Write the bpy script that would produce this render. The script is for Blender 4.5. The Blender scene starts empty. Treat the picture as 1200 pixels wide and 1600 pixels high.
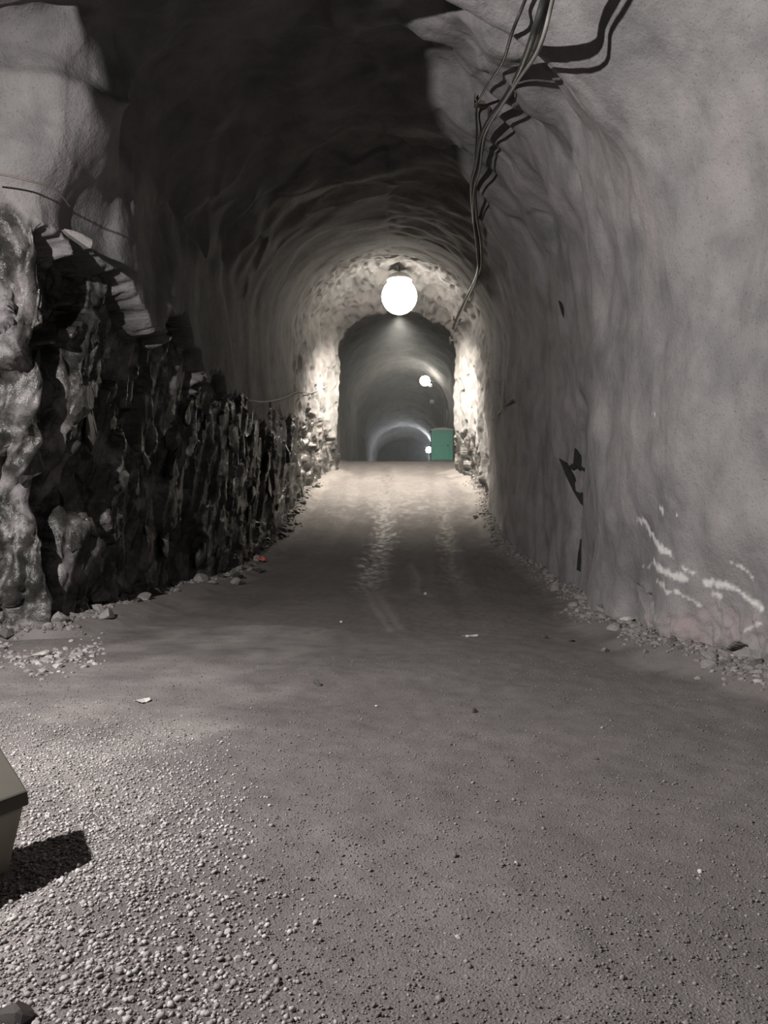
import bpy, math, random
import numpy as np
from mathutils import Vector, Matrix

random.seed(7)
rng = np.random.default_rng(7)
scene = bpy.context.scene
C = scene.collection

# ---------------------------------------------------------------- camera, world, light, exposure
F = 1200.0                      # focal length in pixels of the 1200x1600 frame
CAM_H = 1.6
VX, VY = 630.0, 805.0           # where straight ahead falls in the frame
cam_d = bpy.data.cameras.new('camera')
cam_d.sensor_fit = 'VERTICAL'
cam_d.sensor_height = 36.0
cam_d.lens = F / 1600 * 36.0
cam_d.clip_start, cam_d.clip_end = 0.05, 400
cam = bpy.data.objects.new('camera', cam_d)
C.objects.link(cam)
cam.location = (0, 0, CAM_H)
cam.rotation_euler = (math.radians(90) + math.atan((VY - 800) / F), 0, math.atan((VX - 600) / F))
scene.camera = cam

vs = scene.view_settings
vs.view_transform = 'Standard'
vs.look = 'None'
vs.gamma = 1.0
vs.use_curve_mapping = False
vs.exposure = 0.0

world = bpy.data.worlds.new('mine_dark')
scene.world = world
world.use_nodes = True
world.node_tree.nodes['Background'].inputs[0].default_value = (0.5, 0.52, 0.5, 1)
world.node_tree.nodes['Background'].inputs[1].default_value = 0.004

# the floodlight of the side chamber, left of the camera and out of frame
L0 = Vector((-5.25, 2.0, 5.2))
fl = bpy.data.lights.new('chamber_floodlight', 'SPOT')
fl.energy = 5600
fl.color = (1.0, 0.955, 0.94)
fl.shadow_soft_size = 0.07
fl.spot_size = math.radians(150)
fl.spot_blend = 0.9
flo = bpy.data.objects.new('chamber_floodlight', fl)
C.objects.link(flo)
flo.location = L0
flo.rotation_euler = (Vector((2.2, 9.5, 1.7)) - L0).to_track_quat('-Z', 'Y').to_euler()

LAMP_MAIN, LAMP_POST, LAMP_FAR = 22.0, 45.0, 260.0
scene.cycles.max_bounces = 5
scene.cycles.diffuse_bounces = 2
scene.cycles.glossy_bounces = 2

# ---------------------------------------------------------------- noise
_perm = np.random.default_rng(3).permutation(256)
_perm = np.concatenate([_perm, _perm, _perm])
_grad = np.random.default_rng(4).normal(size=(256, 3))
_grad /= np.linalg.norm(_grad, axis=1)[:, None]
_grad = _grad.astype(np.float32)
_perm = _perm.astype(np.int32)
_cell = np.random.default_rng(5).random((256, 6)).astype(np.float32)

def _h(ix, iy, iz):
    return _perm[_perm[_perm[ix & 255] + (iy & 255)] + (iz & 255)]

def perlin(p):
    p = p.astype(np.float32)
    f0 = np.floor(p)
    i = f0.astype(np.int32)
    f = p - f0
    u = f * f * f * (f * (f * 6 - 15) + 10)
    out = 0
    for dx in (0, 1):
        wx = u[:, 0] if dx else 1 - u[:, 0]
        for dy in (0, 1):
            wy = u[:, 1] if dy else 1 - u[:, 1]
            for dz in (0, 1):
                wz = u[:, 2] if dz else 1 - u[:, 2]
                g = _grad[_h(i[:, 0] + dx, i[:, 1] + dy, i[:, 2] + dz)]
                out = out + wx * wy * wz * ((f[:, 0] - dx) * g[:, 0] + (f[:, 1] - dy) * g[:, 1] + (f[:, 2] - dz) * g[:, 2])
    return out * 1.6

def fbm(p, octv=4, gain=0.5):
    a, s, out = 1.0, 1.0, 0
    for k in range(octv):
        out = out + a * perlin(p * s + 17.3 * k)
        a *= gain
        s *= 2.03
    return out

def facets(p, k=22.0):
    """a random tilted plane per Voronoi cell, blended across the seams: angular broken rock"""
    p = p.astype(np.float32)
    i = np.floor(p).astype(np.int32)
    num = np.zeros(len(p))
    den = np.full(len(p), 1e-250)
    for dx in (-1, 0, 1):
        for dy in (-1, 0, 1):
            for dz in (-1, 0, 1):
                c = i + np.array([dx, dy, dz], np.int32)
                r = _cell[_h(c[:, 0], c[:, 1], c[:, 2])]
                q = p - (c + r[:, :3])
                w = np.exp(-k * (q * q).sum(1).astype(np.float64))
                num += w * ((r[:, 3] - 0.5) + 1.5 * ((r[:, 4] - 0.5) * q[:, 1] + (r[:, 5] - 0.5) * q[:, 2] + (r[:, 3] - 0.5) * q[:, 0]))
                den += w
    return num / den

def sstep(a, b, x):
    t = np.clip((x - a) / (b - a), 0, 1)
    return t * t * (3 - 2 * t)

# ---------------------------------------------------------------- tunnel profile (x across, y ahead, z up)
def table(keys, w=0.0):
    ky = np.array([k[0] for k in keys], float)
    kv = np.array([k[1] for k in keys], float)
    if not w:
        return lambda y: np.interp(y, ky, kv)
    offs = np.linspace(-w, w, 9)
    return lambda y: sum(np.interp(np.asarray(y, float) + o, ky, kv) for o in offs) / 9.0

zf = table([(-8, 0), (15, 0), (18, .08), (20, .25), (24, .75), (28, 1.65), (31, 2.45), (34, 3.2), (38, 3.95), (42, 4.55),
            (54, 5.3), (80, 6.95), (120, 9.4), (150, 11.2)], 1.5)
XL = table([(-8, -9), (6, -9), (8.5, -8.2), (9.3, -7.2), (9.7, -5.8), (9.9, -5.0), (10.05, -4.62), (10.6, -4.5), (12, -4.42), (14, -4.25), (18, -4.1),
            (26, -4.05), (31, -3.9), (33, -3.72), (35, -3.3), (36, -3.05), (36.6, -3.2), (38, -3.9), (50, -3.9), (66, -3.9), (69, -3.5),
            (71, -3.4), (72, -4.2), (114, -4.6), (117, -4.2), (118, -3.9), (119, -4.5), (150, -4.5)], 0.12)
XR = table([(-8, 6.5), (3, 5.6), (6, 3.9), (7.7, 3.35), (8.7, 3.1), (10.2, 3.0), (12.4, 3.02), (12.9, 3.2), (15.4, 3.45),
            (19, 3.45), (24, 3.15), (28, 3.12), (30, 3.2), (33, 2.95), (36, 2.4), (36.5, 2.5), (38, 3.6), (50, 3.9), (60, 3.8), (69, 3.6),
            (71, 3.5), (72, 4.2), (114, 4.6), (117, 4.3), (118, 4.0), (119, 4.6), (150, 4.6)], 0.12)
HC = table([(-8, 9.4), (7, 8.6), (9, 8.0), (10, 8.7), (12, 9.5), (24, 9.6), (30, 9.5), (33, 9.2), (35, 8.3), (36, 7.6), (36.6, 7.7), (38.5, 8.6),
            (50, 8.4), (60, 8), (67, 6.8), (71, 5.9), (72, 7.0), (114, 5.6), (117, 4.4), (118, 3.9), (119, 5), (150, 5)], 0.3)
HSL = table([(-8, 5), (8, 6.5), (10, 7.5), (14, 7.0), (20, 6.6), (30, 6.8), (36, 5.6), (40, 5.6), (50, 5), (71, 3), (118, 1.2), (150, 1.2)], 0.5)
HSR = table([(-8, 4), (10, 4.6), (20, 5.2), (30, 6.4), (36, 5.8), (40, 5.6), (50, 5), (71, 3), (118, 1.2), (150, 1.2)], 0.5)

def inside(x, y, z):
    f, hc = zf(y), HC(y)
    h = z - f
    xl, xr = XL(y), XR(y)
    cx = (xl + xr) / 2
    if h < 0 or h > hc:
        return False
    hs = HSL(y) if x < cx else HSR(y)
    lim = (cx - xl) if x < cx else (xr - cx)
    if h > hs:
        lim *= math.sqrt(max(0, 1 - ((h - hs) / (hc - hs)) ** 2))
    return abs(x - cx) < lim

def hit(px, py, back=0.0, d0=4.0, d1=150):
    """first point where the sight line of a photo pixel meets the tunnel skin, pulled back a little into the room"""
    sx, sz = (px - VX) / F, (VY - py) / F
    d = d0
    while d < d1 and inside(sx * d, d, CAM_H + sz * d):
        d *= 1.004
    d -= back
    return Vector((sx * d, d, CAM_H + sz * d))

def at(px, py, d):
    return Vector(((px - VX) / F * d, d, CAM_H + (VY - py) / F * d))

# ---------------------------------------------------------------- materials
def new_mat(name):
    m = bpy.data.materials.new(name)
    m.use_nodes = True
    nt = m.node_tree
    b = nt.nodes['Principled BSDF']
    return m, nt, b

def N(nt, t, **kw):
    n = nt.nodes.new(t)
    for k, v in kw.items():
        setattr(n, k, v)
    return n

def noise(nt, vec, scale, detail=4, rough=0.55):
    n = N(nt, 'ShaderNodeTexNoise')
    n.inputs['Scale'].default_value = scale
    n.inputs['Detail'].default_value = detail
    n.inputs['Roughness'].default_value = rough
    nt.links.new(vec, n.inputs['Vector'])
    return n.outputs['Fac']

def ramp(nt, fac, stops):
    r = N(nt, 'ShaderNodeValToRGB')
    el = r.color_ramp.elements
    el[0].position, el[0].color = stops[0][0], (*stops[0][1], 1)
    el[1].position, el[1].color = stops[-1][0], (*stops[-1][1], 1)
    for p, c in stops[1:-1]:
        e = el.new(p)
        e.color = (*c, 1)
    nt.links.new(fac, r.inputs[0])
    return r.outputs[0]

def mixc(nt, fac, a, b, mode='MIX'):
    m = N(nt, 'ShaderNodeMix', data_type='RGBA', blend_type=mode)
    for s, v in ((0, fac), (6, a), (7, b)):
        if isinstance(v, (int, float)):
            m.inputs[s].default_value = v
        elif isinstance(v, tuple):
            m.inputs[s].default_value = (*v, 1)
        else:
            nt.links.new(v, m.inputs[s])
    return m.outputs[2]

def math_n(nt, op, a, b=None):
    m = N(nt, 'ShaderNodeMath', operation=op)
    for s, v in ((0, a), (1, b)):
        if v is None:
            continue
        if isinstance(v, (int, float)):
            m.inputs[s].default_value = v
        else:
            nt.links.new(v, m.inputs[s])
    return m.outputs[0]

def attr(nt, name):
    a = N(nt, 'ShaderNodeAttribute', attribute_name=name)
    return a.outputs['Fac']

def bump(nt, b, h, strength, dist):
    n = N(nt, 'ShaderNodeBump')
    n.inputs['Strength'].default_value = strength
    n.inputs['Distance'].default_value = dist
    nt.links.new(h, n.inputs['Height'])
    nt.links.new(n.outputs[0], b.inputs['Normal'])

def rock_material():
    m, nt, b = new_mat('shotcrete_and_rock')
    co = N(nt, 'ShaderNodeTexCoord').outputs['Object']
    n1 = noise(nt, co, 0.8, 4)
    n2 = noise(nt, co, 2.6, 5)
    n3 = noise(nt, co, 38, 3, 0.7)
    sh = ramp(nt, n1, [(0.32, (0.135, 0.133, 0.132)), (0.5, (0.205, 0.197, 0.195)), (0.68, (0.25, 0.231, 0.231))])
    sh = mixc(nt, 0.55, sh, ramp(nt, n2, [(0.3, (0.6, 0.6, 0.6)), (0.6, (1, 1, 1))]), 'MULTIPLY')
    sh = mixc(nt, 0.8, sh, ramp(nt, n3, [(0.28, (0.35, 0.35, 0.35)), (0.42, (1, 1, 1))]), 'MULTIPLY')
    r1 = noise(nt, co, 1.7, 6, 0.65)
    rk = ramp(nt, r1, [(0.36, (0.018, 0.018, 0.016)), (0.5, (0.045, 0.043, 0.04)), (0.58, (0.13, 0.122, 0.12)), (0.72, (0.24, 0.215, 0.21))])
    rock = attr(nt, 'rock')
    col = mixc(nt, rock, sh, rk)
    col = mixc(nt, attr(nt, 'pink'), col, (0.27, 0.215, 0.21))
    pl = attr(nt, 'pale')
    col = mixc(nt, pl, col, ramp(nt, noise(nt, co, 4.5, 5, 0.65), [(0.36, (0.045, 0.043, 0.042)), (0.47, (0.17, 0.16, 0.16)), (0.68, (0.31, 0.285, 0.285))]))
    col = mixc(nt, attr(nt, 'stain'), col, (0.55, 0.53, 0.52))
    nt.links.new(col, b.inputs['Base Color'])
    rg = N(nt, 'ShaderNodeMapRange')
    rg.inputs['To Min'].default_value = 0.85
    rg.inputs['To Max'].default_value = 0.24
    nt.links.new(math_n(nt, 'SUBTRACT', rock, pl), rg.inputs['Value'])
    nt.links.new(rg.outputs[0], b.inputs['Roughness'])
    b.inputs['Specular IOR Level'].default_value = 0.55
    hgt = math_n(nt, 'ADD', math_n(nt, 'MULTIPLY', noise(nt, co, 9, 5, 0.65), 1.0), math_n(nt, 'MULTIPLY', n3, 0.35))
    bump(nt, b, hgt, 0.55, 0.045)
    return m

def ground_material():
    m, nt, b = new_mat('gravel_road')
    co = N(nt, 'ShaderNodeTexCoord').outputs['Object']
    n1 = noise(nt, co, 0.5, 4)
    n2 = noise(nt, co, 5, 5)
    vo = N(nt, 'ShaderNodeTexVoronoi')
    vo.inputs['Scale'].default_value = 95
    nt.links.new(co, vo.inputs['Vector'])
    col = ramp(nt, n1, [(0.3, (0.108, 0.097, 0.094)), (0.5, (0.128, 0.115, 0.112)), (0.7, (0.148, 0.135, 0.131))])
    col = mixc(nt, 0.5, col, ramp(nt, n2, [(0.3, (0.65, 0.65, 0.65)), (0.65, (1.08, 1.08, 1.08))]), 'MULTIPLY')
    col = mixc(nt, 0.45, col, ramp(nt, vo.outputs['Distance'], [(0.1, (1.15, 1.15, 1.15)), (0.7, (0.5, 0.5, 0.5))]), 'MULTIPLY')
    spk = noise(nt, co, 60, 2, 0.5)
    col = mixc(nt, ramp(nt, spk, [(0.70, (0, 0, 0)), (0.76, (1, 1, 1))]), col, (0.25, 0.238, 0.228))
    col = mixc(nt, attr(nt, 'dry'), col, (0.24, 0.222, 0.208))
    col = mixc(nt, attr(nt, 'mud'), col, (0.08, 0.068, 0.06))
    nt.links.new(col, b.inputs['Base Color'])
    rg = N(nt, 'ShaderNodeMapRange')
    rg.inputs['To Min'].default_value = 0.86
    rg.inputs['To Max'].default_value = 0.28
    nt.links.new(attr(nt, 'wet'), rg.inputs['Value'])
    nt.links.new(rg.outputs[0], b.inputs['Roughness'])
    b.inputs['Specular IOR Level'].default_value = 0.35
    h = math_n(nt, 'ADD', math_n(nt, 'MULTIPLY', vo.outputs['Distance'], -0.6), math_n(nt, 'MULTIPLY', noise(nt, co, 26, 4, 0.65), 1.2))
    bump(nt, b, h, 0.6, 0.011)
    return m

def plain(name, col, rough=0.6, metal=0.0, var=0.15, scale=12, bumpd=0.0):
    m, nt, b = new_mat(name)
    co = N(nt, 'ShaderNodeTexCoord').outputs['Object']
    f = noise(nt, co, scale, 4)
    lo = tuple(c * (1 - var) for c in col)
    hi = tuple(min(1, c * (1 + var)) for c in col)
    nt.links.new(ramp(nt, f, [(0.3, lo), (0.7, hi)]), b.inputs['Base Color'])
    b.inputs['Roughness'].default_value = rough
    b.inputs['Metallic'].default_value = metal
    if bumpd:
        bump(nt, b, f, 0.6, bumpd)
    return m

def pebble_material():
    m, nt, b = new_mat('pebbles')
    at_ = N(nt, 'ShaderNodeAttribute', attribute_name='tone').outputs['Fac']
    co = N(nt, 'ShaderNodeTexCoord').outputs['Object']
    col = ramp(nt, at_, [(0.0, (0.10, 0.092, 0.088)), (0.35, (0.185, 0.17, 0.165)), (0.7, (0.25, 0.232, 0.225)), (1.0, (0.42, 0.40, 0.39))])
    nt.links.new(mixc(nt, 0.3, col, ramp(nt, noise(nt, co, 90, 3), [(0.3, (0.6, 0.6, 0.6)), (0.7, (1.1, 1.1, 1.1))]), 'MULTIPLY'), b.inputs['Base Color'])
    b.inputs['Roughness'].default_value = 0.8
    b.inputs['Specular IOR Level'].default_value = 0.3
    return m

def emit(name, col, strength):
    m = bpy.data.materials.new(name)
    m.use_nodes = True
    nt = m.node_tree
    nt.nodes.clear()
    e = N(nt, 'ShaderNodeEmission')
    e.inputs[0].default_value = (*col, 1)
    e.inputs[1].default_value = strength
    o = N(nt, 'ShaderNodeOutputMaterial')
    nt.links.new(e.outputs[0], o.inputs[0])
    return m

M = dict(
    rock=rock_material(), ground=ground_material(), pebble=pebble_material(),
    stone=plain('grey_stone', (0.20, 0.187, 0.18), 0.8, 0, 0.35, 9, 0.01),
    stone_dark=plain('dark_rock', (0.05, 0.048, 0.045), 0.28, 0, 0.5, 6, 0.02),
    stone_pale=plain('pale_stone', (0.40, 0.385, 0.365), 0.8, 0, 0.15, 20, 0.003),
    stone_brown=plain('brown_stone', (0.022, 0.015, 0.014), 0.7, 0, 0.3, 20, 0.003),
    cable_black=plain('black_cable', (0.03, 0.03, 0.028), 0.45),
    cable_grey=plain('grey_cable', (0.30, 0.29, 0.27), 0.5),
    cable_pale=plain('dusty_pale_cable', (0.20, 0.19, 0.175), 0.6),
    steel=plain('rusty_steel', (0.12, 0.10, 0.085), 0.5, 0.5),
    black=plain('black_hardware', (0.035, 0.035, 0.035), 0.5),
    green=plain('green_plastic_panel', (0.022, 0.37, 0.275), 0.45, 0, 0.08),
    green_dark=plain('dark_green_trim', (0.02, 0.13, 0.095), 0.5, 0, 0.1),
    roof=plain('pale_grey_roof', (0.42, 0.45, 0.43), 0.5, 0, 0.05),
    bin=plain('dusty_khaki_body_lifted', (0.24, 0.22, 0.175), 0.7, 0, 0.1, 5),  # body lightened to make up for standing in shade
    bin_lid_toned=plain('dusty_khaki_lid_darkened', (0.062, 0.057, 0.045), 0.8, 0, 0.1, 5),  # same plastic, darkened to offset the light on the lid
    shade=plain('added_shade', (0.5, 0.5, 0.48), 0.5),
    crease_black=plain('crease_shade_black', (0.012, 0.012, 0.012), 0.9),  # flat black that paints the shade of wall creases
    red=plain('faded_red_plastic', (0.62, 0.13, 0.11), 0.5),
    paper=plain('dirty_white_paper', (0.42, 0.395, 0.37), 0.7),
    lamp_main=emit('lamp_globe_glow', (1.0, 0.93, 0.80), LAMP_MAIN),
    lamp_post=emit('post_lamp_glow', (1.0, 0.95, 0.84), LAMP_POST),
    lamp_far=emit('work_light_glow', (0.86, 0.93, 1.0), LAMP_FAR),
)

# ---------------------------------------------------------------- object helpers
def tag(o, label=None, cat=None, group=None, kind=None):
    for k, v in (('label', label), ('category', cat), ('group', group), ('kind', kind)):
        if v:
            o[k] = v
    return o

def link(name, me, mat=None, parent=None):
    if mat is not None and not me.materials:
        me.materials.append(mat)
    o = bpy.data.objects.new(name, me)
    C.objects.link(o)
    if parent is not None:
        o.parent = parent
    return o

def empty(name, loc, rz=0.0):
    o = bpy.data.objects.new(name, None)
    C.objects.link(o)
    o.location = loc
    o.rotation_euler = (0, 0, rz)
    return o

def mesh_np(name, v, f, smooth=True):
    """v (n,3), f (m,3|4) numpy -> mesh, fast"""
    me = bpy.data.meshes.new(name)
    k = f.shape[1]
    me.vertices.add(len(v))
    me.vertices.foreach_set('co', np.ascontiguousarray(v, np.float32).ravel())
    me.loops.add(f.size)
    me.loops.foreach_set('vertex_index', np.ascontiguousarray(f, np.int32).ravel())
    me.polygons.add(len(f))
    me.polygons.foreach_set('loop_start', np.arange(0, f.size, k, dtype=np.int32))
    me.polygons.foreach_set('loop_total', np.full(len(f), k, np.int32))
    me.polygons.foreach_set('use_smooth', np.full(len(f), smooth))
    me.update(calc_edges=True)
    return me

def set_attr(me, name, val):
    a = me.attributes.new(name, 'FLOAT', 'POINT')
    a.data.foreach_set('value', np.ascontiguousarray(val, np.float32).ravel())

class MB:
    """collects boxes, tubes and lathes into one mesh"""
    def __init__(s):
        s.v, s.f = [], []
    def box(s, lo, hi, taper=0.0):
        (x0, y0, z0), (x1, y1, z1) = lo, hi
        b = len(s.v)
        t = taper
        s.v += [(x0 + t, y0 + t, z0), (x1 - t, y0 + t, z0), (x1 - t, y1 - t, z0), (x0 + t, y1 - t, z0),
                (x0, y0, z1), (x1, y0, z1), (x1, y1, z1), (x0, y1, z1)]
        s.f += [tuple(b + i for i in q) for q in ((3, 2, 1, 0), (4, 5, 6, 7), (0, 1, 5, 4), (1, 2, 6, 5), (2, 3, 7, 6), (3, 0, 4, 7))]
        return s
    def tube(s, pts, r, n=8):
        pts = [Vector(p) for p in pts]
        rr = r if isinstance(r, (list, tuple)) else [r] * len(pts)
        up = Vector((0.13, 0.21, 1)).normalized()
        base = len(s.v)
        for i, p in enumerate(pts):
            t = (pts[min(i + 1, len(pts) - 1)] - pts[max(i - 1, 0)]).normalized()
            a = t.cross(up)
            if a.length < 1e-3:
                a = t.cross(Vector((1, 0, 0)))
            a.normalize()
            b = t.cross(a)
            for k in range(n):
                w = 2 * math.pi * k / n
                s.v.append(tuple(p + a * (math.cos(w) * rr[i]) + b * (math.sin(w) * rr[i])))
        for i in range(len(pts) - 1):
            for k in range(n):
                k2 = (k + 1) % n
                s.f.append((base + i * n + k, base + i * n + k2, base + (i + 1) * n + k2, base + (i + 1) * n + k))
        s.f.append(tuple(base + k for k in range(n))[::-1])
        s.f.append(tuple(base + (len(pts) - 1) * n + k for k in range(n)))
        return s
    def lathe(s, prof, n=24, c=(0, 0, 0)):
        base = len(s.v)
        for r, z in prof:
            for k in range(n):
                w = 2 * math.pi * k / n
                s.v.append((c[0] + r * math.cos(w), c[1] + r * math.sin(w), c[2] + z))
        for i in range(len(prof) - 1):
            for k in range(n):
                k2 = (k + 1) % n
                s.f.append((base + i * n + k, base + i * n + k2, base + (i + 1) * n + k2, base + (i + 1) * n + k))
        return s
    def poly(s, vs_, fs):
        b = len(s.v)
        s.v += [tuple(v) for v in vs_]
        s.f += [tuple(b + i for i in f) for f in fs]
        return s
    def build(s, name, mat, parent=None, smooth=False, bevel=0.0):
        me = bpy.data.meshes.new(name)
        me.from_pydata(s.v, [], s.f)
        me.update()
        if smooth:
            me.polygons.foreach_set('use_smooth', [True] * len(me.polygons))
        o = link(name, me, mat, parent)
        if bevel:
            md = o.modifiers.new('bevel', 'BEVEL')
            md.width = bevel
            md.segments = 2
            md.limit_method = 'ANGLE'
        return o

def smooth_path(pts, sub=6):
    pts = [Vector(p) for p in pts]
    out = []
    for i in range(len(pts) - 1):
        p0, p1, p2, p3 = pts[max(i - 1, 0)], pts[i], pts[i + 1], pts[min(i + 2, len(pts) - 1)]
        for k in range(sub):
            t = k / sub
            out.append(0.5 * ((2 * p1) + (p2 - p0) * t + (2 * p0 - 5 * p1 + 4 * p2 - p3) * t * t + (3 * p1 - p0 - 3 * p2 + p3) * t ** 3))
    out.append(pts[-1])
    return out

def poly_dist(px, py, pts):
    """distance of arrays px,py to a polyline"""
    d = np.full(px.shape, 1e9)
    for (x0, y0), (x1, y1) in zip(pts[:-1], pts[1:]):
        vx, vy = x1 - x0, y1 - y0
        t = np.clip(((px - x0) * vx + (py - y0) * vy) / (vx * vx + vy * vy + 1e-9), 0, 1)
        d = np.minimum(d, np.hypot(px - x0 - t * vx, py - y0 - t * vy))
    return d

def in_poly(px, py, pts):
    c = np.zeros(px.shape, bool)
    j = len(pts) - 1
    for i in range(len(pts)):
        xi, yi = pts[i]
        xj, yj = pts[j]
        c ^= ((yi > py) != (yj > py)) & (px < (xj - xi) * (py - yi) / (yj - yi + 1e-9) + xi)
        j = i
    return c

# ---------------------------------------------------------------- tunnel skin: wall_left, ceiling, wall_right
def rows():
    y = [-8.0]
    while y[-1] < 150:
        v = y[-1]
        if v < 4.5: st = 0.3
        elif v < 6: st = 0.1
        elif v < 9.3: st = 0.022
        elif v < 10.6: st = 0.013
        elif v < 38: st = 0.0028 * v
        else: st = 0.009 * v
        y.append(v + st)
    return np.array(y)

Y = rows()
NA, NB, NCc, ND = 170, 110, 150, 190          # samples: left wall, left arc, right arc, right wall
def skin():
    n = len(Y)
    f, xl, xr, hc, hl, hr = zf(Y), XL(Y), XR(Y), HC(Y), HSL(Y), HSR(Y)
    cx = (xl + xr) / 2
    X, Z = [], []
    for t in np.linspace(0, 1, NA, endpoint=False):
        X.append(xl); Z.append(f - 0.35 + (hl + 0.35) * t)
    for t in np.linspace(0, 1, NB, endpoint=False):
        a = t * math.pi / 2
        X.append(cx - (cx - xl) * math.cos(a)); Z.append(f + hl + (hc - hl) * math.sin(a))
    for t in np.linspace(0, 1, NCc, endpoint=False):
        a = (1 - t) * math.pi / 2
        X.append(cx + (xr - cx) * math.cos(a)); Z.append(f + hr + (hc - hr) * math.sin(a))
    for t in np.linspace(0, 1, ND):
        X.append(xr); Z.append(f + hr - (hr + 0.35) * t)
    X, Z = np.array(X).T, np.array(Z).T                  # (rows, cols)
    P = np.stack([X, np.repeat(Y[:, None], X.shape[1], 1), Z], -1)
    du = np.gradient(P, axis=1)
    dv = np.stack([np.gradient(P[..., k], Y, axis=0) for k in range(3)], -1)
    Nn = np.cross(du, dv)
    Nn /= np.linalg.norm(Nn, axis=-1)[..., None] + 1e-9
    # make normals point into the room
    ctr = np.stack([np.repeat(cx[:, None], X.shape[1], 1), P[..., 1] - 0.0, np.repeat((f + 3)[:, None], X.shape[1], 1)], -1)
    s = np.sign(((ctr - P) * Nn).sum(-1))
    s[s == 0] = 1
    Nn *= s[..., None]
    return P, Nn, f

P, Nn, Frow = skin()
R, K, _ = P.shape
p = P.reshape(-1, 3)
nn = Nn.reshape(-1, 3)
hgt = p[:, 2] - np.repeat(Frow, K)
side = np.tile(np.concatenate([np.full(NA + NB, -1), np.full(NCc + ND, 1)]), R)
yy = p[:, 1]
PX = VX + F * p[:, 0] / np.maximum(yy, 0.5)              # where the skin falls in the photograph (for placing marks)
PY = VY - F * (p[:, 2] - CAM_H) / np.maximum(yy, 0.5)

rock_top = np.where(side < 0,
                    np.interp(yy, [8, 9.9, 12, 20, 26, 33, 36, 37.5, 39], [5.9, 5.7, 5.1, 4.3, 3.5, 2.9, 1.6, 0.6, -1]),
                    np.interp(yy, [6, 28, 30, 33, 36, 37, 38], [-1, -1, 0.9, 1.9, 1.9, 1.0, -1]))
edge = fbm(p * np.array([1.1, 1.1, 1.1]), 4) * 0.75
rock = sstep(-0.12, 0.12, rock_top - hgt + edge) * (hgt < 7)
stretch = np.array([1.0, 1.25, 0.55])
disp = 0.12 * fbm(p * stretch * 0.5 + 4.1, 2) + 0.018 * fbm(p * stretch * 1.9 + 9.7, 2) + 0.006 * perlin(p * 7.0 + 2.2)
# broad flat sprayed faces
q = p.copy(); q[:, 2] += 0.5 * q[:, 1]
fc = facets(q * np.array([0.6, 0.55, 0.33]) + 3.3, 13.0)
disp += 0.15 * fc * (1 - rock)
disp *= 1 - np.where(side < 0, 0.7, np.where(hgt > 5, 0.5, 0.2)) * sstep(12.5, 17, yy) * (1 - sstep(30, 33, yy))
# knobbly ring around the bright lamp
rm = np.nonzero((yy > 26) & (yy < 38))[0]
ring = sstep(26, 31, yy[rm]) * (1 - sstep(36.5, 38, yy[rm]))
disp[rm] += ring * (0.11 * fbm(p[rm] * np.array([1.6, 1.3, 0.8]) + 31, 3) + 0.10 * fbm(p[rm] * np.array([2.6, 2.2, 1.5]) + 12, 2) - 0.16 * sstep(0.25, 0.5, perlin(p[rm] * np.array([2.4, 2.0, 1.6]) + 77)))
# exposed rock: three sizes of broken facets, steeply dipping
mk = rock > 0.01
pr = p[mk]
q = pr.copy()
q[:, 2] = pr[:, 2] * 0.8 + pr[:, 1] * 0.45
q[:, 1] = pr[:, 1] * 0.95 - pr[:, 2] * 0.35
wob = 0.10 * np.stack([perlin(pr * 1.3 + 5), perlin(pr * 1.3 + 25), perlin(pr * 1.3 + 45)], -1)
rd = 0.42 * facets((q + wob) * np.array([0.9, 0.95, 0.45]) + 1.7, 220) + 0.22 * facets((q + wob) * np.array([2.2, 2.6, 0.9]) + 8.1, 160) \
     + 0.09 * facets((q + wob * 0.5) * np.array([5, 6, 2.0]) + 3.1, 90) + 0.012 * fbm(pr * 7 + 3, 2)
disp[mk] += rock[mk] * ((rd + 0.02) * (1 - 0.5 * sstep(11.5, 15, pr[:, 1])) - 0.10 - 0.5 * sstep(9.95, 10.35, pr[:, 1]) * (1 - sstep(13, 19, pr[:, 1])))
bc = hit(172, 100)
disp += 0.42 * np.exp(-((yy - bc.y) / 0.45) ** 2 - ((p[:, 2] - bc.z) / 0.85) ** 2) * (side < 0)
cl = np.nonzero((hgt > 6.2) & (yy > 9.5) & (yy < 22))[0]
disp[cl] += sstep(6.2, 7.4, hgt[cl]) * (1 - sstep(17, 22, yy[cl])) * (0.26 * fbm(p[cl] * 0.55 + 71, 2) + 0.10 * facets(p[cl] * 0.8 + 5, 40))
near = (side > 0) & (yy > 5) & (yy < 24)
disp[near] += 0.07 * fbm(p[near] * np.array([1, 1.1, 0.75]) * 1.15 + 51, 2)
# unseen roof bulge above the frame, added to shade the tunnel ceiling
shade_bulge = np.exp(-((yy - 6.3) / 0.75) ** 4) * sstep(-4.85, -4.6, p[:, 0]) * (1 - sstep(-3.5, -2.3, p[:, 0])) * (hgt > 5)
shade_bulge_z = 5.55 + 0.9 * sstep(-4.0, -3.2, p[:, 0])
# a step where the near right wall bulges out in front of the farther wall
bul = side * 0.0
def px_box(x0, x1, y0, y1):
    return (PX > x0) & (PX < x1) & (PY > y0) & (PY < y1) & (yy > 6) & (yy < 40)
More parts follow.
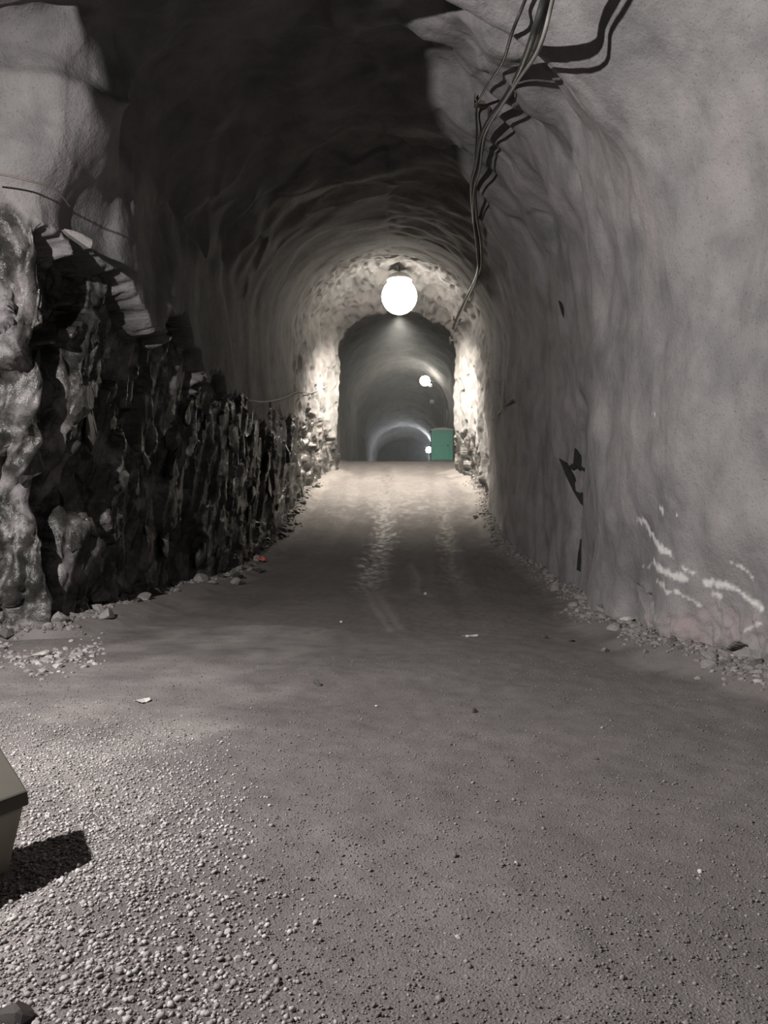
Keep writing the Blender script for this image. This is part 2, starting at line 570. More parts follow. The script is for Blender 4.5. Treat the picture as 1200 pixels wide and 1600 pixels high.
# hollows under the sprayed layer of the right wall
def hollow(pts, depth, dlo, dhi):
    global disp
    m = px_box(min(a for a, _ in pts) - 2, max(a for a, _ in pts) + 2, min(b for _, b in pts) - 2, max(b for _, b in pts) + 2) & (side > 0) & (yy > dlo) & (yy < dhi)
    idx = np.nonzero(m)[0]
    ins = in_poly(PX[idx], PY[idx], pts)
    disp[idx[ins]] -= depth
pink = np.zeros(len(p))
pale = np.zeros(len(p))
stain = np.zeros(len(p))
near_r = (side > 0) & (yy > 6) & (yy < 16)
ir = np.nonzero(near_r)[0]
w = fbm(p[ir] * 5, 3)
rr_ = sstep(930, 985, PY[ir] + 25 * w) * sstep(985, 1030, PX[ir] + 30 * w)
pink[ir] = 0.65 * rr_ * np.clip(0.5 + 0.9 * fbm(p[ir] * 2.4 + 6, 3), 0, 1)
disp[ir] += rr_ * (0.05 * fbm(p[ir] * 6 + 2, 3) + 0.05 * facets(p[ir] * 4.5 + 2))
il = np.nonzero((side < 0) & (yy > 9) & (yy < 10.5) & (hgt < 5.6))[0]
pale[il] = 0.9 * rock[il] * sstep(-0.05, 0.12, fbm(p[il] * np.array([0.9, 0.9, 0.7]) + 13, 4)) * (1 - 0.6 * sstep(10.0, 10.3, yy[il]))
bx, by = PX[ir] + 5 * perlin(p[ir] * 5), PY[ir] + 5 * perlin(p[ir] * 5 + 40)
def mark(pts, wd, st=1.0):
    d = poly_dist(bx, by, pts)
    stain[ir] = np.maximum(stain[ir], st * (1 - sstep(wd * 0.15, wd * 0.8, d + 4 * perlin(p[ir] * 14))))
mark([(998, 812), (1010, 838), (1030, 850), (1048, 868)], 6)
mark([(1018, 846), (1044, 864)], 8)
mark([(1018, 875), (1030, 890), (1058, 903)], 10)
mark([(1022, 905), (1052, 928), (1080, 946)], 5, 0.8)
mark([(1090, 910), (1125, 916), (1150, 932), (1172, 948)], 8)
mark([(1096, 926), (1106, 930)], 7)
mark([(1060, 888), (1070, 892)], 5)
mark([(1135, 880), (1152, 888), (1164, 905)], 4, 0.8)
mark([(1038, 796), (1041, 802)], 6); mark([(1056, 800), (1057, 805)], 4)
mark([(1150, 985), (1175, 972)], 4, 0.6)
mark([(1022, 648), (1030, 649)], 3)
mark([(995, 885), (1012, 880)], 5, 0.5)
for crk, cw in (([(985, 918), (1000, 946), (1008, 972), (1022, 992), (1040, 1004)], 5), ([(1000, 930), (1012, 938), (1016, 962)], 4),
                ([(948, 948), (955, 968)], 3), ([(1115, 1022), (1135, 1008), (1150, 1016)], 6)):
    dc = poly_dist(bx, by, crk)
    disp[ir] -= 0.16 * (1 - sstep(cw * 0.4, cw * 1.2, dc))
p2 = p + nn * disp[:, None]
ic = np.nonzero((side < 0) & (yy > 9.2) & (yy < 12))[0]
zc_ = np.stack([np.zeros(len(ic)), np.zeros(len(ic)), p[ic, 2]], -1)
cm = sstep(9.2, 9.8, yy[ic]) * (1 - sstep(10.6, 12, yy[ic]))
p2[ic, 0] += cm * (0.34 * fbm(zc_ * 0.55 + 2.7, 3) - 0.12 * (1 - sstep(0.5, 5, hgt[ic])))
p2[ic, 1] += cm * 0.30 * fbm(zc_ * 0.8 + 9.1, 3)
p2[:, 2] -= shade_bulge * np.maximum(p2[:, 2] - shade_bulge_z, 0)
# keep the floor joint: never lift the foot
SK = p2.reshape(R, K, 3)
idx = np.arange(R * K).reshape(R, K)
quads = np.stack([idx[:-1, :-1], idx[1:, :-1], idx[1:, 1:], idx[:-1, 1:]], -1)
gu = np.gradient(SK, axis=1)
gv = np.gradient(SK, axis=0)
VN = np.cross(gu, gv)
VN /= np.linalg.norm(VN, axis=-1)[..., None] + 1e-9
VN *= np.sign((VN * Nn).sum(-1) + 1e-9)[..., None]

def strip(name, c0, c1, label):
    ii = idx[:, c0:c1 + 1]
    f = quads[:, c0:c1].reshape(-1, 4)
    lut = np.full(R * K, -1, np.int64)
    lut[ii.ravel()] = np.arange(ii.size)
    v = p2[ii.ravel()]
    ff = lut[f]
    a, b_, c = v[ff[:, 0]], v[ff[:, 1]], v[ff[:, 2]]
    flip = (np.cross(b_ - a, c - b_) * VN.reshape(-1, 3)[ii.ravel()][ff[:, 0]]).sum(1) .mean() < 0
    if flip:
        ff = ff[:, ::-1]
    me = mesh_np(name, v, ff, True)
    for nm, arr in (('rock', rock), ('pink', pink), ('pale', pale), ('stain', stain)):
        set_attr(me, nm, arr[ii.ravel()])
    o = link(name, me, M['rock'])
    return tag(o, label, None, None, 'structure')

cA, cB = NA + 40, NA + NB + NCc - 40
wall_left = strip('wall_left', 0, cA, 'dark left tunnel wall, broken black rock below sprayed concrete')
ceiling = strip('ceiling', cA, cB, 'dark arched tunnel roof of sprayed concrete')
wall_right = strip('wall_right', cB, K - 1, 'grey lumpy sprayed concrete wall on the right')

# ends of the gallery
def end_wall(name, y, flip, label):
    mb = MB()
    n = 24
    x0, x1, z0, z1 = (-10.5, 8, -1, 12) if y < 0 else (-6.5, 6.5, 9, 19)
    vs_, fs = [], []
    for j in range(n + 1):
        for i in range(n + 1):
            vs_.append((x0 + (x1 - x0) * i / n, y + 0.25 * random.random(), z0 + (z1 - z0) * j / n))
    for j in range(n):
        for i in range(n):
            a = j * (n + 1) + i
            fs.append((a, a + 1, a + n + 2, a + n + 1))
    o = mb.poly(vs_, fs).build(name, M['rock'], smooth=True)
    return tag(o, label, None, None, 'structure')
end_wall('wall_back', -8.0, False, 'rock wall behind the viewpoint')
end_wall('wall_far', 149.0, True, 'rock face at the far end of the tunnel')

# ---------------------------------------------------------------- ground
def ground_px(px, py):
    """where a photo pixel meets the road"""
    sx, sz = (px - VX) / F, (VY - py) / F
    d = 2.0
    while d < 60 and CAM_H + sz * d > zf(d):
        d += 0.02
    return (sx * d, d)

RUT = [[ground_px(*a) for a in q_] for q_ in (
    [(602, 728), (606, 770), (603, 815), (598, 850), (586, 890), (560, 950), (500, 1020)],
    [(672, 728), (684, 770), (692, 820), (702, 870), (720, 940), (760, 1020)],
    [(563, 728), (556, 790), (520, 850), (455, 905), (330, 985)])]
TREAD = [[ground_px(*a) for a in q_] for q_ in (
    [(556, 870), (566, 910), (580, 945), (606, 985)], [(570, 880), (584, 920), (600, 950), (622, 982)],
    [(640, 880), (652, 905), (648, 925)], [(640, 925), (672, 931)])]
DARKWET = [[ground_px(*a) for a in q_] for q_ in ([(688, 790), (692, 825), (700, 868)], [(690, 850), (697, 872)])]

def ground_h(x, y, fine=True):
    x, y = np.asarray(x, float), np.asarray(y, float)
    pp = np.stack([x, y, np.zeros_like(x)], -1)
    z = zf(y) + 0.035 * fbm(pp * 0.7 + 3, 3)
    foot = np.minimum(x - XL(y), XR(y) - x)
    z = z + 0.16 * (1 - sstep(0.0, 0.7, foot)) * (y > 6)
    m = (y > 9) & (y < 45)
    if m.any():
        for q_ in RUT:
            d = np.full(x.shape, 9.0)
            d[m] = poly_dist(x[m], y[m], q_)
            fd = sstep(9.5, 18, y)
            z = z - 0.045 * fd * np.exp(-(d / 0.22) ** 2) + 0.018 * fd * np.exp(-((d - 0.45) / 0.15) ** 2)
        for q_ in TREAD:
            d = np.full(x.shape, 9.0)
            d[m] = poly_dist(x[m], y[m], q_)
            z = z - 0.014 * np.exp(-(d / 0.06) ** 2)
    if fine:
        z = z + 0.010 * fbm(pp * 5 + 8, 3) + 0.004 * fbm(pp * 26, 2)
    return z

def ground_rows():
    y = [-8.0]
    while y[-1] < 150:
        v = y[-1]
        y.append(v + (0.3 if v < 1.6 else 0.0055 * v if v < 48 else 0.02 * v))
    return np.array(y)
GY = ground_rows()
T = np.linspace(0, 1, 320)
GX = (XL(GY) - 0.5)[:, None] * (1 - T) + (XR(GY) + 0.5)[:, None] * T
GYY = np.repeat(GY[:, None], len(T), 1)
gx, gy = GX.ravel(), GYY.ravel()
gz = ground_h(gx, gy)
gi = np.arange(len(gx)).reshape(GX.shape)
gq = np.stack([gi[:-1, :-1], gi[:-1, 1:], gi[1:, 1:], gi[1:, :-1]], -1).reshape(-1, 4)
me = mesh_np('floor', np.stack([gx, gy, gz], -1), gq, True)
gp = np.stack([gx, gy, gz * 0], -1)
wet, mud, dry = np.zeros(len(gx)), np.zeros(len(gx)), np.zeros(len(gx))
m = (gy > 8) & (gy < 48)
nz = fbm(gp[m] * 2.3 + 1, 4)
d1 = poly_dist(gx[m], gy[m], RUT[0])
d2 = poly_dist(gx[m], gy[m], RUT[1])
wet[m] = np.maximum(0.95 * (1 - sstep(0.15, 0.5, d1 + 0.35 * nz)), 0.55 * (1 - sstep(0.1, 0.4, d2 + 0.3 * nz)))
wet[m] *= sstep(13, 19, gy[m]) * np.clip(0.55 + 1.1 * fbm(gp[m] * np.array([5.0, 4.5, 1]) + 11, 3), 0, 1)
wet[m] = np.maximum(wet[m], 0.5 * sstep(24, 30, gy[m]) * sstep(-0.1, 0.5, nz))
for q_ in DARKWET:
    dd = poly_dist(gx[m], gy[m], q_)
    mud[m] = np.maximum(mud[m], 0.75 * (1 - sstep(0.05, 0.28, dd + 0.25 * nz)))
for q_ in TREAD:
    dd = poly_dist(gx[m], gy[m], q_)
    dry[m] = np.maximum(dry[m], 0.3 * (1 - sstep(0.03, 0.14, dd + 0.06 * nz)))
    mud[m] = np.maximum(mud[m], 0.18 * np.exp(-((dd - 0.22) / 0.06) ** 2))
foot = np.minimum(gx - XL(gy), XR(gy) - gx)
dry = np.maximum(dry, 0.35 * (1 - sstep(0.2, 0.9, foot + 0.5 * fbm(gp * 1.8 + 2, 3))) * (gy > 6))
gpx, gpy = VX + F * gx / np.maximum(gy, .5), VY + F * (CAM_H - gz) / np.maximum(gy, .5)
k = (gy > 1.9) & (gy < 11)
nz = fbm(gp[k] * 1.3 + 7, 4)
dry[k] = np.maximum(dry[k], 0.5 * (1 - sstep(-1.7, -0.95, gx[k] - 0.5 * nz)) * np.clip(0.55 + 0.9 * nz, 0, 1))
set_attr(me, 'wet', wet); set_attr(me, 'mud', mud); set_attr(me, 'dry', dry)
floor = tag(link('floor', me, M['ground']), 'grey gravel mine road climbing away from the viewer', None, None, 'structure')

# ---------------------------------------------------------------- stones
def ico(sub):
    import bmesh
    bm = bmesh.new()
    bmesh.ops.create_icosphere(bm, subdivisions=sub, radius=1.0)
    v = np.array([t.co[:] for t in bm.verts])
    f = np.array([[t.index for t in q_.verts] for q_ in bm.faces])
    bm.free()
    return v, f
ICO1, ICO2, ICO3 = ico(1), ico(2), ico(3)

def stone_shape(base, angular, seed):
    r = np.random.default_rng(seed)
    v, f = base
    v = v * (1 + 0.16 * perlin(v * 1.3 + seed * 3.1))[:, None]
    for k in range(angular):
        n_ = r.normal(size=3)
        n_ /= np.linalg.norm(n_)
        d = v @ n_ - r.uniform(0.45, 0.8)
        v = v - np.maximum(d, 0)[:, None] * n_
    return v, f

def set_tone(me, t):
    set_attr(me, 'tone', np.full(len(me.vertices), t))

ANG = []
for k in range(8):
    v, f = stone_shape(ICO2, 9, 20 + k)
    ANG.append(mesh_np('angular_stone', v, f, False))
ANG_D = [a.copy() for a in ANG]
ANG_P = [a.copy() for a in ANG]
for a in ANG: a.materials.append(M['stone'])
for a in ANG_D: a.materials.append(M['stone_dark'])
for a in ANG_P: a.materials.append(M['stone_pale'])

def foot_x(sd, y, h=0.15):
    r = int(np.argmin(np.abs(Y - y)))
    cols = SK[r, :NA] if sd < 0 else SK[r, NA + NB + NCc:]
    f0 = Frow[r]
    mm = np.abs(cols[:, 2] - f0 - h) < 0.25
    return (cols[mm, 0].max() if sd < 0 else cols[mm, 0].min())

TAKEN = []
def free_spot(x, y, s):
    for a, b, c in TAKEN:
        if (a - x) ** 2 + (b - y) ** 2 < (0.95 * (c + s)) ** 2:
            return False
    TAKEN.append((x, y, s))
    return True

def put_stone(me, name, x, y, s, label, group, cat='stone', sink=0.3, flat=1.0):
    o = bpy.data.objects.new(name, me)
    C.objects.link(o)
    z = float(ground_h(np.array([x]), np.array([y]))[0])
    sx, sy, sz = s * random.uniform(.8, 1.25), s * random.uniform(.7, 1.1), s * random.uniform(.5, .8) * flat
    o.scale = (sx, sy, sz)
    o.location = (x, y, z + sz * (0.75 - sink))
    o.rotation_euler = (random.uniform(-.3, .3), random.uniform(-.3, .3), random.uniform(0, 6.28))
    return tag(o, label, cat, group)

for k in range(170):                     # fallen rubble along the right wall foot
    y = 7.2 + 21 * random.random() ** 1.5
    fx = foot_x(1, y)
    s = random.choice((.04, .05, .06, .07, .09, .12)) * random.uniform(.8, 1.2)
    x = fx - s * .9 - abs(random.gauss(0, .16))
    if not free_spot(x, y, s):
        continue
    put_stone(random.choice(ANG), 'rubble_stone', x, y, s,
              ('grey broken stone in the rubble below the white scratches on the right wall' if y < 9.6 else
               'grey broken stone in the rubble below the black shade strips' if y < 16 else
               'grey broken stone in the far rubble between black shade strips and bright ring, right side'),
              'rubble under the white scratches' if y < 9.6 else 'rubble under the black shade strips' if y < 16 else 'far rubble on the right', sink=.5)
for k in range(110):                     # and along the left
    y = 10.0 + 22 * random.random() ** 1.4
    fx = foot_x(-1, y)
    s = random.choice((.05, .06, .08, .1, .14, .2)) * random.uniform(.8, 1.2)
    x = fx + s * .9 + abs(random.gauss(0, .16))
    if not free_spot(x, y, s):
        continue
    put_stone(random.choice(ANG if random.random() < .5 else ANG_D), 'rubble_stone', x, y, s,
              ('broken stone at the foot of the lit left rock corner' if y < 12 else
               'broken stone at the foot of the black left rock face' if y < 20 else
               'broken stone in the far rubble near the bright ring, left side'),
              'rubble at the left corner' if y < 12 else 'rubble under the black rock face' if y < 20 else 'far rubble on the left', sink=.45)
for px, py, s, lab in ((1172, 1048, .16, 'largest pale flat stone against the right wall foot at the frame edge'),
                       (1122, 1030, .15, 'dark cracked block low on the right wall foot'),
                       (976, 990, .10, 'pale wedge stone lying where the right wall bulges out'),
                       (40, 975, .34, 'large grey boulder at the foot of the lit left corner'),
                       (100, 975, .30, 'upright dark boulder beside the lit left corner'),
                       (150, 962, .26, 'smaller boulder leaning on the black left rock face'),
                       (60, 1030, .14, 'flat pale stone on the gravel before the left corner'),
                       (730, 995, .05, 'thin flat pale stone lying mid road to the right'),
                       (890, 1000, .05, 'thin pale chip on the dark road near the right wall'),
                       (850, 995, .04, 'small pale chip on the dark road, farther from the right wall')):
    x, y = ground_px(px, py)
    fl_ = .45 if ('flat' in lab or 'thin' in lab) else 1.5 if 'boulder' in lab else 1
    put_stone(random.choice(ANG_D if 'dark' in lab else ANG_P if 'pale' in lab else ANG), 'loose_stone', x, y, s, lab, None, flat=fl_)
for px, py, s, mat, lab in ((805, 1346, .011, 'P', 'small white pebble alone on the open gravel, lower right'),
                            (715, 1465, .015, 'P', 'whitish pebble near the bottom middle of the road'),
                            (370, 1498, .019, 'P', 'pale oval pebble right of the loose gravel patch'),
                            (588, 1101, .014, 'P', 'tiny bright white pebble in the middle of the road'),
                            (495, 1073, .045, 'D', 'dark lump of rock on the road, left of the middle'),
                            (741, 1112, .03, 'D', 'dark crumbled lump on the road, right of the middle'),
                            (930, 1180, .02, 'D', 'small dark lump on the road toward the right wall'),
                            (310, 1308, .02, 'D', 'dark pebble in the gravel right of the bin shadow'),
                            (1088, 1354, .016, 'P', 'small pale stone at the lower right of the road'),
                            (665, 929, .05, 'P', 'pale chip beside the curved tyre marks'),
                            (533, 972, .035, 'P', 'bright small chip on the road left of the tyre marks')):
    x, y = ground_px(px, py)
    put_stone(random.choice(ANG_P if mat == 'P' else ANG_D), 'loose_stone', x, y, s, lab, None)

# gravel: the larger pebbles of the loose patch one by one, the rest as a mass
def rot_rand(n):
    q_ = rng.normal(size=(n, 4))
    q_ /= np.linalg.norm(q_, axis=1)[:, None]
    w_, x, y, z = q_.T
    return np.stack([1 - 2 * (y * y + z * z), 2 * (x * y - z * w_), 2 * (x * z + y * w_),
                     2 * (x * y + z * w_), 1 - 2 * (x * x + z * z), 2 * (y * z - x * w_),
                     2 * (x * z - y * w_), 2 * (y * z + x * w_), 1 - 2 * (x * x + y * y)], -1).reshape(n, 3, 3)

def gravel_mass(name, xs, ys, sz, base, label, group_seed, tone=.2, cuts=3, lift=.3):
    n = len(xs)
    zs = ground_h(xs, ys)
    variants = [stone_shape(base, cuts, group_seed + k) for k in range(6)]
    pick = rng.integers(0, 6, n)
    V = np.stack([v for v, _ in variants])[pick]                         # n, k, 3
    V = V * (sz[:, None] * rng.uniform(.7, 1.2, (n, 3)))[:, None, :]
    V = np.einsum('nij,nkj->nki', rot_rand(n), V)
    V[..., 2] *= 0.75
    V += np.stack([xs, ys, zs + sz * lift], -1)[:, None, :]
    k = V.shape[1]
    Fc = (variants[0][1][None] + (np.arange(n) * k)[:, None, None]).reshape(-1, 3)
    me = mesh_np(name, V.reshape(-1, 3), Fc, cuts == 3)
    set_attr(me, 'tone', np.repeat(np.clip(rng.normal(tone, .2, n), 0, 1), k))
    return tag(link(name, me, M['pebble']), label, 'gravel', None, 'stuff')

def foot_debris(sd, n, y0, y1, label):
    ys = y0 + (y1 - y0) * rng.random(n) ** 1.7
    fx = np.interp(ys, FOOT_Y, FOOT[sd])
    xs = fx - sd * (np.abs(rng.normal(0, .17, n)) - .03)
    return gravel_mass('rubble_fines', xs, ys, rng.gamma(2.0, .010, n) + .006, ICO1, label, 400 + sd, .33, 6, .05)
FOOT_Y = np.arange(6.5, 34, 0.1)
FOOT = {sd: np.array([foot_x(sd, v) for v in FOOT_Y]) for sd in (-1, 1)}
foot_debris(1, 4000, 6.8, 33, 'small broken fines along the foot of the right wall')
foot_debris(-1, 4000, 9.6, 33, 'small broken fines along the foot of the left wall')

tq = rng.random(300)
lx = 190 * tq ** .9 - 30
lq = np.array([ground_px(a, 1028 + 10 * math.sin(a / 40) + random.gauss(0, 11)) for a in lx])
gravel_mass('scattered_chips', lq[:, 0], lq[:, 1], rng.gamma(2.0, .009, len(lq)) + .008, ICO1, 'line of pale chips on the ground before the lit left corner', 500, .7, 6, .1)

def in_bin(xs, ys):
    u, v = (-.737, .676), (-.436, -.900)
    c = [(-1.68 + u[0] * a + v[0] * b, 3.42 + u[1] * a + v[1] * b) for a, b in ((.04, .04), (.40, .04), (.40, .60), (.04, .60))]
    return in_poly(np.asarray(xs), np.asarray(ys), c)
# fine road gravel
n = 50000
ys = 2.2 + 6.5 * rng.random(n) ** 1.7
xs = rng.uniform(-0.74, 0.68, n) * ys
dens = 0.6 + 0.4 * (1 - sstep(-1.8, 0.4, xs + 0.5 * fbm(np.stack([xs, ys, xs * 0], -1) * .9, 3)))
keep = (rng.random(n) < dens) & ~in_bin(xs, ys) & (xs > XL(ys) + .3) & (xs < XR(ys) - .3)
xs, ys = xs[keep], ys[keep]
gravel_mass('road_gravel', xs, ys, rng.gamma(3.0, .0010, len(xs)) + .0018, ICO1, 'fine grey gravel scattered over the near road', 200)
# loose coarse gravel in the lower left
n = 57000
ys = rng.uniform(2.15, 6.5, n)
xs = rng.uniform(-4.8, -0.2, n)
lim = -0.35 - 0.33 * (ys - 2.2)
dens = (1 - sstep(-0.6, 0.35, xs - lim + 0.25 * fbm(np.stack([xs, ys, xs * 0], -1) * 1.5, 3))) * np.clip(1.5 - .2 * (ys - 2), .25, 1)
keep = (rng.random(n) < dens) & ~in_bin(xs, ys) & (rng.random(n) < sstep(-1.25, -0.72, xs / ys)) & (rng.random(n) < 1 - sstep(5.2, 6.5, ys))
xs, ys = xs[keep], ys[keep]
sz = np.minimum(rng.gamma(3.0, .0014, len(xs)) + .003, .015) * np.clip(1.25 - .12 * (ys - 2.2), .8, 1.25)
gravel_mass('coarse_gravel', xs, ys, sz, ICO1, 'pale coarse gravel spread loose at the lower left', 300, .78)

PEB = []
for k in range(8):
    v, f = stone_shape(ICO2, 6, 60 + k)
    me = mesh_np('pebble', v, f, True)
    me.materials.append(M['pebble'])
    set_tone(me, (.55, .7, .8, .85, .95, 1.0, .7, .75)[k])
    PEB.append(me)
cnt = 0
while cnt < 240:
    y = random.uniform(2.3, 4.2)
    x = random.uniform(-.53 * y, -0.25 - .35 * (y - 2.2))
    if in_bin(np.array([x]), np.array([y]))[0]:
        continue
    s = random.uniform(.009, .015)
    if not free_spot(x, y, s):
        continue
    put_stone(random.choice(PEB), 'pebble', x, y, s, 'pale rounded pebble in the loose gravel at the lower left', 'larger pebbles of the loose gravel', 'pebble', sink=.35)
    cnt += 1
o = put_stone(ANG[2].copy(), 'brown_stone', *ground_px(14, 1606), .055, 'dark brown rounded stone cut by the bottom left corner', None)
o.data.materials.clear(); o.data.materials.append(M['stone_brown'])

# broken slabs standing out of the left rock face
def slab(loc, sc, rot, me):
    o = bpy.data.objects.new('rock_slab', me)
    C.objects.link(o)
    o.parent = wall_left
    o.location, o.scale, o.rotation_euler = loc, sc, rot
def wall_point(y, h):
    r = int(np.argmin(np.abs(Y - y)))
    c = int(np.argmin(np.abs(SK[r, :NA, 2] - Frow[r] - h)))
    return Vector(SK[r, c])
for k in range(70):
    y = 10.1 + 21 * random.random() ** 1.3
    h = random.uniform(.2, float(np.interp(y, [10, 20, 31], [4.6, 3.6, 2.3])))
    pt = wall_point(y, h)
    s = random.uniform(.1, .34)
    slab(pt, (s * .45, s * 1.0, s * 1.3), (random.uniform(-.5, .1), random.uniform(-.3, .3), random.uniform(-.5, .5)), random.choice(ANG_D))

lp_ = hit(122, 374)
slab(lp_ + Vector((.02, -.12, 0)), (.30, .16, .09), (.2, .45, .15), ANG[3])

# ---------------------------------------------------------------- bin at the lower left
def make_bin():
    Cc = Vector((-1.68, 3.42))
    u = Vector((-.36, .33)).normalized()           # right lid edge, going back
    v = Vector((-.33, -.75)).normalized()          # front lid edge, toward the camera and left
    v = Vector((-.30, -.62)).normalized()
    W, D = 0.62, 0.42
    zfro, zback = .36, .52
    root = empty('grit_bin', (Cc.x + (u * D + v * W).x / 2, Cc.y + (u * D + v * W).y / 2, 0))
    tag(root, 'khaki plastic bin with sloping lid cut by the left frame edge', 'bin')
    o0 = Vector(root.location)
    def pt(a, b, z):                               # a along depth, b along width
        q_ = Cc + u * a + v * b
        return Vector((q_.x, q_.y, z)) - o0
    def shell(i0, i1, z0, z1f, z1b):
        a = [pt(i0, i0, z0), pt(D - i0, i0, z0), pt(D - i0, W - i0, z0), pt(i0, W - i0, z0)]
        b = [pt(i1, i1, z1f), pt(D - i1, i1, z1b), pt(D - i1, W - i1, z1b), pt(i1, W - i1, z1f)]
        return a + b, [(0, 1, 2, 3), (7, 6, 5, 4), (4, 5, 1, 0), (5, 6, 2, 1), (6, 7, 3, 2), (7, 4, 0, 3)]
    vs_, fs = shell(.075, .02, .0, zfro - .07, zback - .07)
    MB().poly(vs_, fs).build('body', M['bin'], root, bevel=.012)
    vs_, fs = shell(.0, .0, .0, 0, 0)
    a = [pt(0, 0, zfro - .065), pt(D, 0, zback - .065), pt(D, W, zback - .065), pt(0, W, zfro - .065)]
    b = [pt(.006, .006, zfro), pt(D, .006, zback), pt(D, W - .006, zback), pt(.006, W - .006, zfro)]
    MB().poly(a + b, fs).build('lid', M['bin_lid_toned'], root, bevel=.01)
make_bin()

# ---------------------------------------------------------------- small litter
def chip(px, py, w_, l_, rz, mat, label, name, cat):
    x, y = ground_px(px, py)
    z = float(ground_h(np.array([x]), np.array([y]))[0])
    vs_ = []
    n = 9
    for k in range(n):
        a = 2 * math.pi * k / n
        r = 1 + .25 * math.sin(3 * a + rz)
        vs_.append((math.cos(a) * w_ * r, math.sin(a) * l_ * r, .012 + .012 * math.sin(2 * a)))
    top = [(a, b, c + .004) for a, b, c in vs_]
    fs = [tuple(range(n))[::-1], tuple(range(n, 2 * n))] + [(k, (k + 1) % n, n + (k + 1) % n, n + k) for k in range(n)]
    o = MB().poly(vs_ + top, fs).build(name, mat)
    o.location = (x, y, z)
    o.rotation_euler = (0, 0, rz)
    return tag(o, label, cat)
chip(219, 1101, .065, .055, .2, M['paper'], 'pale torn scrap of paper lying on the left gravel', 'paper_scrap', 'litter')
chip(735, 994, .10, .04, .1, M['paper'], 'flat pale scrap lying on the road right of the tyre marks', 'paper_scrap', 'litter')
r_ = chip(404, 884, .15, .17, .4, M['red'], 'crushed red wrapper at the foot of the black rock wall', 'red_wrapper', 'litter')
r_.scale = (1, 1, 5)
o = chip(410, 882, .16, .09, 1.2, M['paper'], 'white scrap beside the red wrapper by the left wall', 'paper_scrap', 'litter')

bpy.context.view_layer.update()
def skin_hit(obj, px, py, off=.03):
    o0 = Vector((0, 0, CAM_H))
    d = Vector(((px - VX) / F, 1, (VY - py) / F)).normalized()
    ok, loc, nrm, _ = obj.ray_cast(o0, d)
    if not ok:
        return Vector((0, 999, 0))
    if nrm.dot(d) > 0:
        nrm = -nrm
    return loc + nrm * off
def any_skin(px, py, off):
    c = [skin_hit(o, px, py, off) for o in (ceiling, wall_right, wall_left)]
    return min(c, key=lambda v: v.y)

# ---------------------------------------------------------------- cables
def cable(pts, r, mat, label, name='cable', jit=0.0, group=None, n=7):
    path = smooth_path(pts, 7)
    if jit:
        path = [q_ + Vector((random.uniform(-jit, jit), 0, random.uniform(-jit, jit))) for q_ in path]
    o0 = path[0].copy()
    o = MB().tube([q_ - o0 for q_ in path], r, n).build(name, mat, smooth=True)
    o.location = o0
    return tag(o, label, 'cable', group)
main = [(868, -60), (850, 0), (832, 60), (812, 112), (790, 152), (766, 185), (752, 215), (744, 258), (737, 290), (740, 340), (747, 388), (745, 430), (726, 470), (709, 508), (703, 536)]
mp = [hit(a, b, back=.8) for a, b in main]
cable(mp, .042, M['cable_black'], 'thick black power cable hung along the right shoulder of the roof')
cable([q_ + Vector((.08, 0, .05)) for q_ in mp], .026, M['cable_pale'], 'pale dusty cable running just beside the thick black one')
cable([q_ + Vector((.02 + .05 * math.sin(i * 1.1), 0, -.10 + .03 * math.sin(i * 2.3))) for i, q_ in enumerate(mp)], .022, M['cable_pale'], 'thin sagging pale wire hung under the thick black cable')
thin = [(838, -40), (822, 0), (806, 45), (790, 85), (772, 115), (760, 140), (750, 165), (748, 200), (745, 240)]
cable([any_skin(a, b, .10) for a, b in thin], .02, M['cable_black'], 'thin black wire crossing the roof left of the thick cable')
cable([hit(a, b, back=.4) for a, b in ((-40, 262), (0, 266), (40, 276), (74, 286), (90, 300), (104, 318))], .012, M['steel'], 'rusty wire along the lit upper left corner wall')
cable([hit(a, b, back=.5) for a, b in ((385, 624), (412, 627), (442, 621), (466, 611), (486, 613), (512, 602))], .022, M['cable_pale'], 'thin pale wire looping off the left wall by the bright lamp')

# brackets at the narrow ring
def bracket(px, py, label, sc=1.0):
    q_ = hit(px, py, back=.1)
    root = empty('cable_bracket', q_)
    tag(root, label, 'bracket')
    MB().box((-.45 * sc, -.05, -.04), (.35 * sc, .05, .04)).build('arm', M['steel'], root)
    MB().box((.25 * sc, -.12, -.18), (.31 * sc, .12, .18)).build('wall_plate', M['steel'], root)
    MB().box((-.45 * sc, -.05, 0), (-.39 * sc, .05, .16)).build('hook', M['steel'], root)
bracket(724, 500, 'upper steel cable bracket on the bright right ring')
bracket(714, 532, 'lower steel cable bracket on the bright right ring', .8)
bracket(755, 163, 'steel cable bracket high on the dark roof', .35)

# rods sticking out of the right wall
def rod(pa, pb, r, label):
    a, b = hit(*pa, back=.02), hit(*pb, back=.45)
    root = empty('rock_bolt', a)
    tag(root, label, 'rock bolt')
    d = b - a
    MB().tube([-d * .3, d], r, 8).build('rod', M['steel'], root, smooth=True)
    MB().tube([d * .05, d * .05 + d.normalized() * .03], r * 3.2, 8).build('plate', M['steel'], root)
rod((792, 634), (768, 656), .035, 'dark rock bolt jutting from the right wall before the bright ring')

